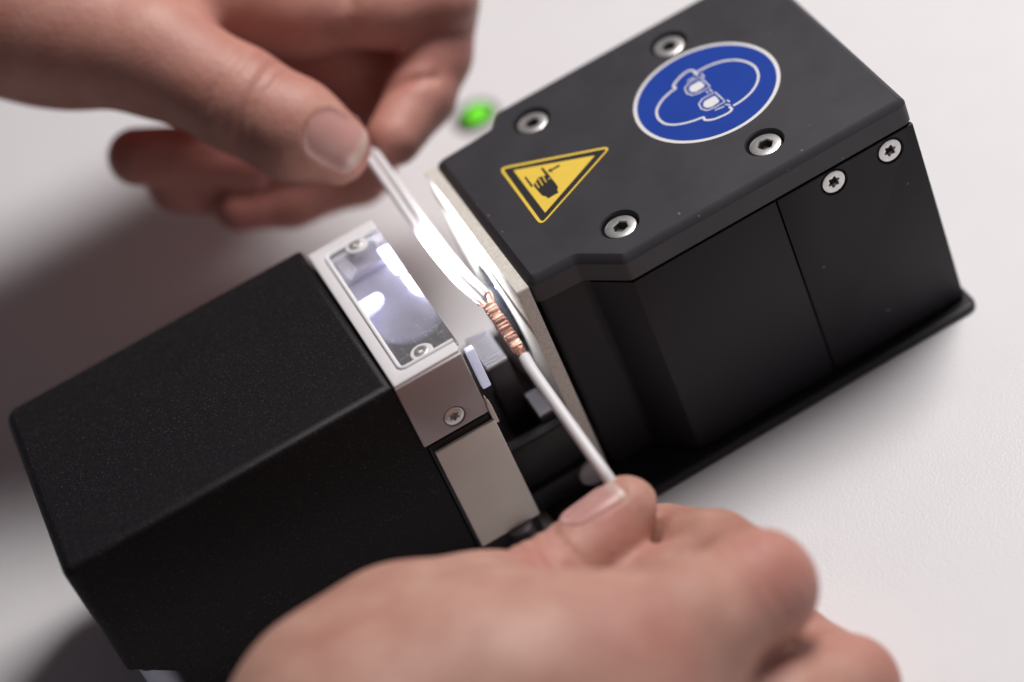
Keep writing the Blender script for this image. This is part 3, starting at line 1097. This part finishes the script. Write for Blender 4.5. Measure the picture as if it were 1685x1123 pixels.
hand_a = build_hand('hand', 'shaded hand at upper left, thumb and folded index finger pinching the wire pair', A,
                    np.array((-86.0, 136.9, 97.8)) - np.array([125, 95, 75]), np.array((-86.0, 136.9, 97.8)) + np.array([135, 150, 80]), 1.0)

# -- hand in front of the machine (bottom of the picture)
B = HandShape()
B.groups = [
    # wrist and back of the hand
    (6, 20, [[((-151.0, -101.3, 28.0), 30), ((-110.6, -96.3, 46.4), 29), ((-81.6, -98.8, 48.0), 26), ((-59.8, -103.9, 45.5), 21)],
             [((-110.6, -96.3, 46.4), 28), ((-79.8, -103.1, 33.9), 25), ((-55.8, -114.1, 18.6), 19)],
             [((-110.0, -80.1, 50.0), 20), ((-90.2, -77.0, 47.5), 16)]]),
    # thumb
    (14, 6, [[((-112.2, -74.4, 50.2), 17), ((-93.8, -65.4, 51.2), 13.6), ((-74.6, -62.3, 43.9), 10.6), ((-57.9, -59.7, 37.2), 9.4), ((-44.1, -56.3, 35.6), 9.2), ((-34.3, -52.8, 38.2), 7.7)]]),
    # index finger: knuckle to the right, tip back under the thumb
    (9, 3, [[((-61.3, -101.3, 48.3), 17), ((-40.2, -100.8, 46.0), 14), ((-21.2, -94.0, 38.3), 12.4), ((-18.6, -88.8, 32.5), 11.4)]]),
    (1.6, 3, [[((-18.9, -88.8, 32.4), 11.4), ((-21.7, -68.6, 27.8), 9.0), ((-28.5, -52.6, 23.8), 7.8)],
             [((-50.0, -63.8, 29.0), 10), ((-31.9, -72.8, 27.4), 10.5)]]),
    # middle finger
    (4, 3, [[((-55.0, -111.5, 21.7), 17), ((-30.1, -110.8, 17.2), 13.5), ((-13.5, -106.3, 9.6), 11.8)],
            [((-12.7, -102.4, 5.0), 11), ((-16.9, -82.0, 3.5), 9), ((-26.0, -64.4, 7.2), 7.6)]]),
    # ring finger
    (3, 3, [[((-60.0, -116.9, 0.7), 15), ((-33.9, -115.7, -7.7), 12), ((-17.5, -113.6, -15.1), 10.6)],
            [((-16.4, -108.7, -21.6), 10), ((-20.9, -86.7, -18.1), 8), ((-28.8, -71.6, -10.9), 7)]]),
]
B.creases = [
    ([(-28.6, -55.3, 36.1), (-30.7, -57.2, 30.4), (-37.7, -61.2, 30.9)], 2.0, 1.6),
]
B.rings = [ring((-56.1, -59.7, 37.5), (1.000, 0.010, -0.019), (0.006, 0.073, 0.997), 9.4, [-7.0, -4.2, -1.2, 1.6, 4.4], 0.9, 0.7, 1.6),
           ring((-20.7, -92.8, 36.7), (0.995, 0.080, -0.056), (0.017, -0.242, 0.970), 12.4, [-7.0, -2.5, 1.5, 5.0], 1.4, 0.26, 1.5)]
B.nails = [nail_frame((-41.3, -53.2, 44.3), (-0.528, 0.205, 0.824), (0.931, 0.256, 0.260), 10.0, 12.0)]
B.red = [((-53.4, -110.3, 56.0), 13, 0.55), ((-17.3, -97.3, 46.0), 12, 0.6), ((-41.0, -60.6, 43.5), 9, 0.5), ((-57.5, -63.2, 47.1), 9, 0.5), ((-11.7, -99.0, 37.1), 14, 0.4), ((-9.0, -106.7, 12.9), 12, 0.5)]
hand_b = build_hand('hand', 'bright hand at the bottom edge, thumb pressing the single lower wire onto the index finger', B,
                    np.array((-70.8, -83.4, 33.7)) - np.array([130, 110, 95]), np.array((-70.8, -83.4, 33.7)) + np.array([110, 90, 75]), 0.95)
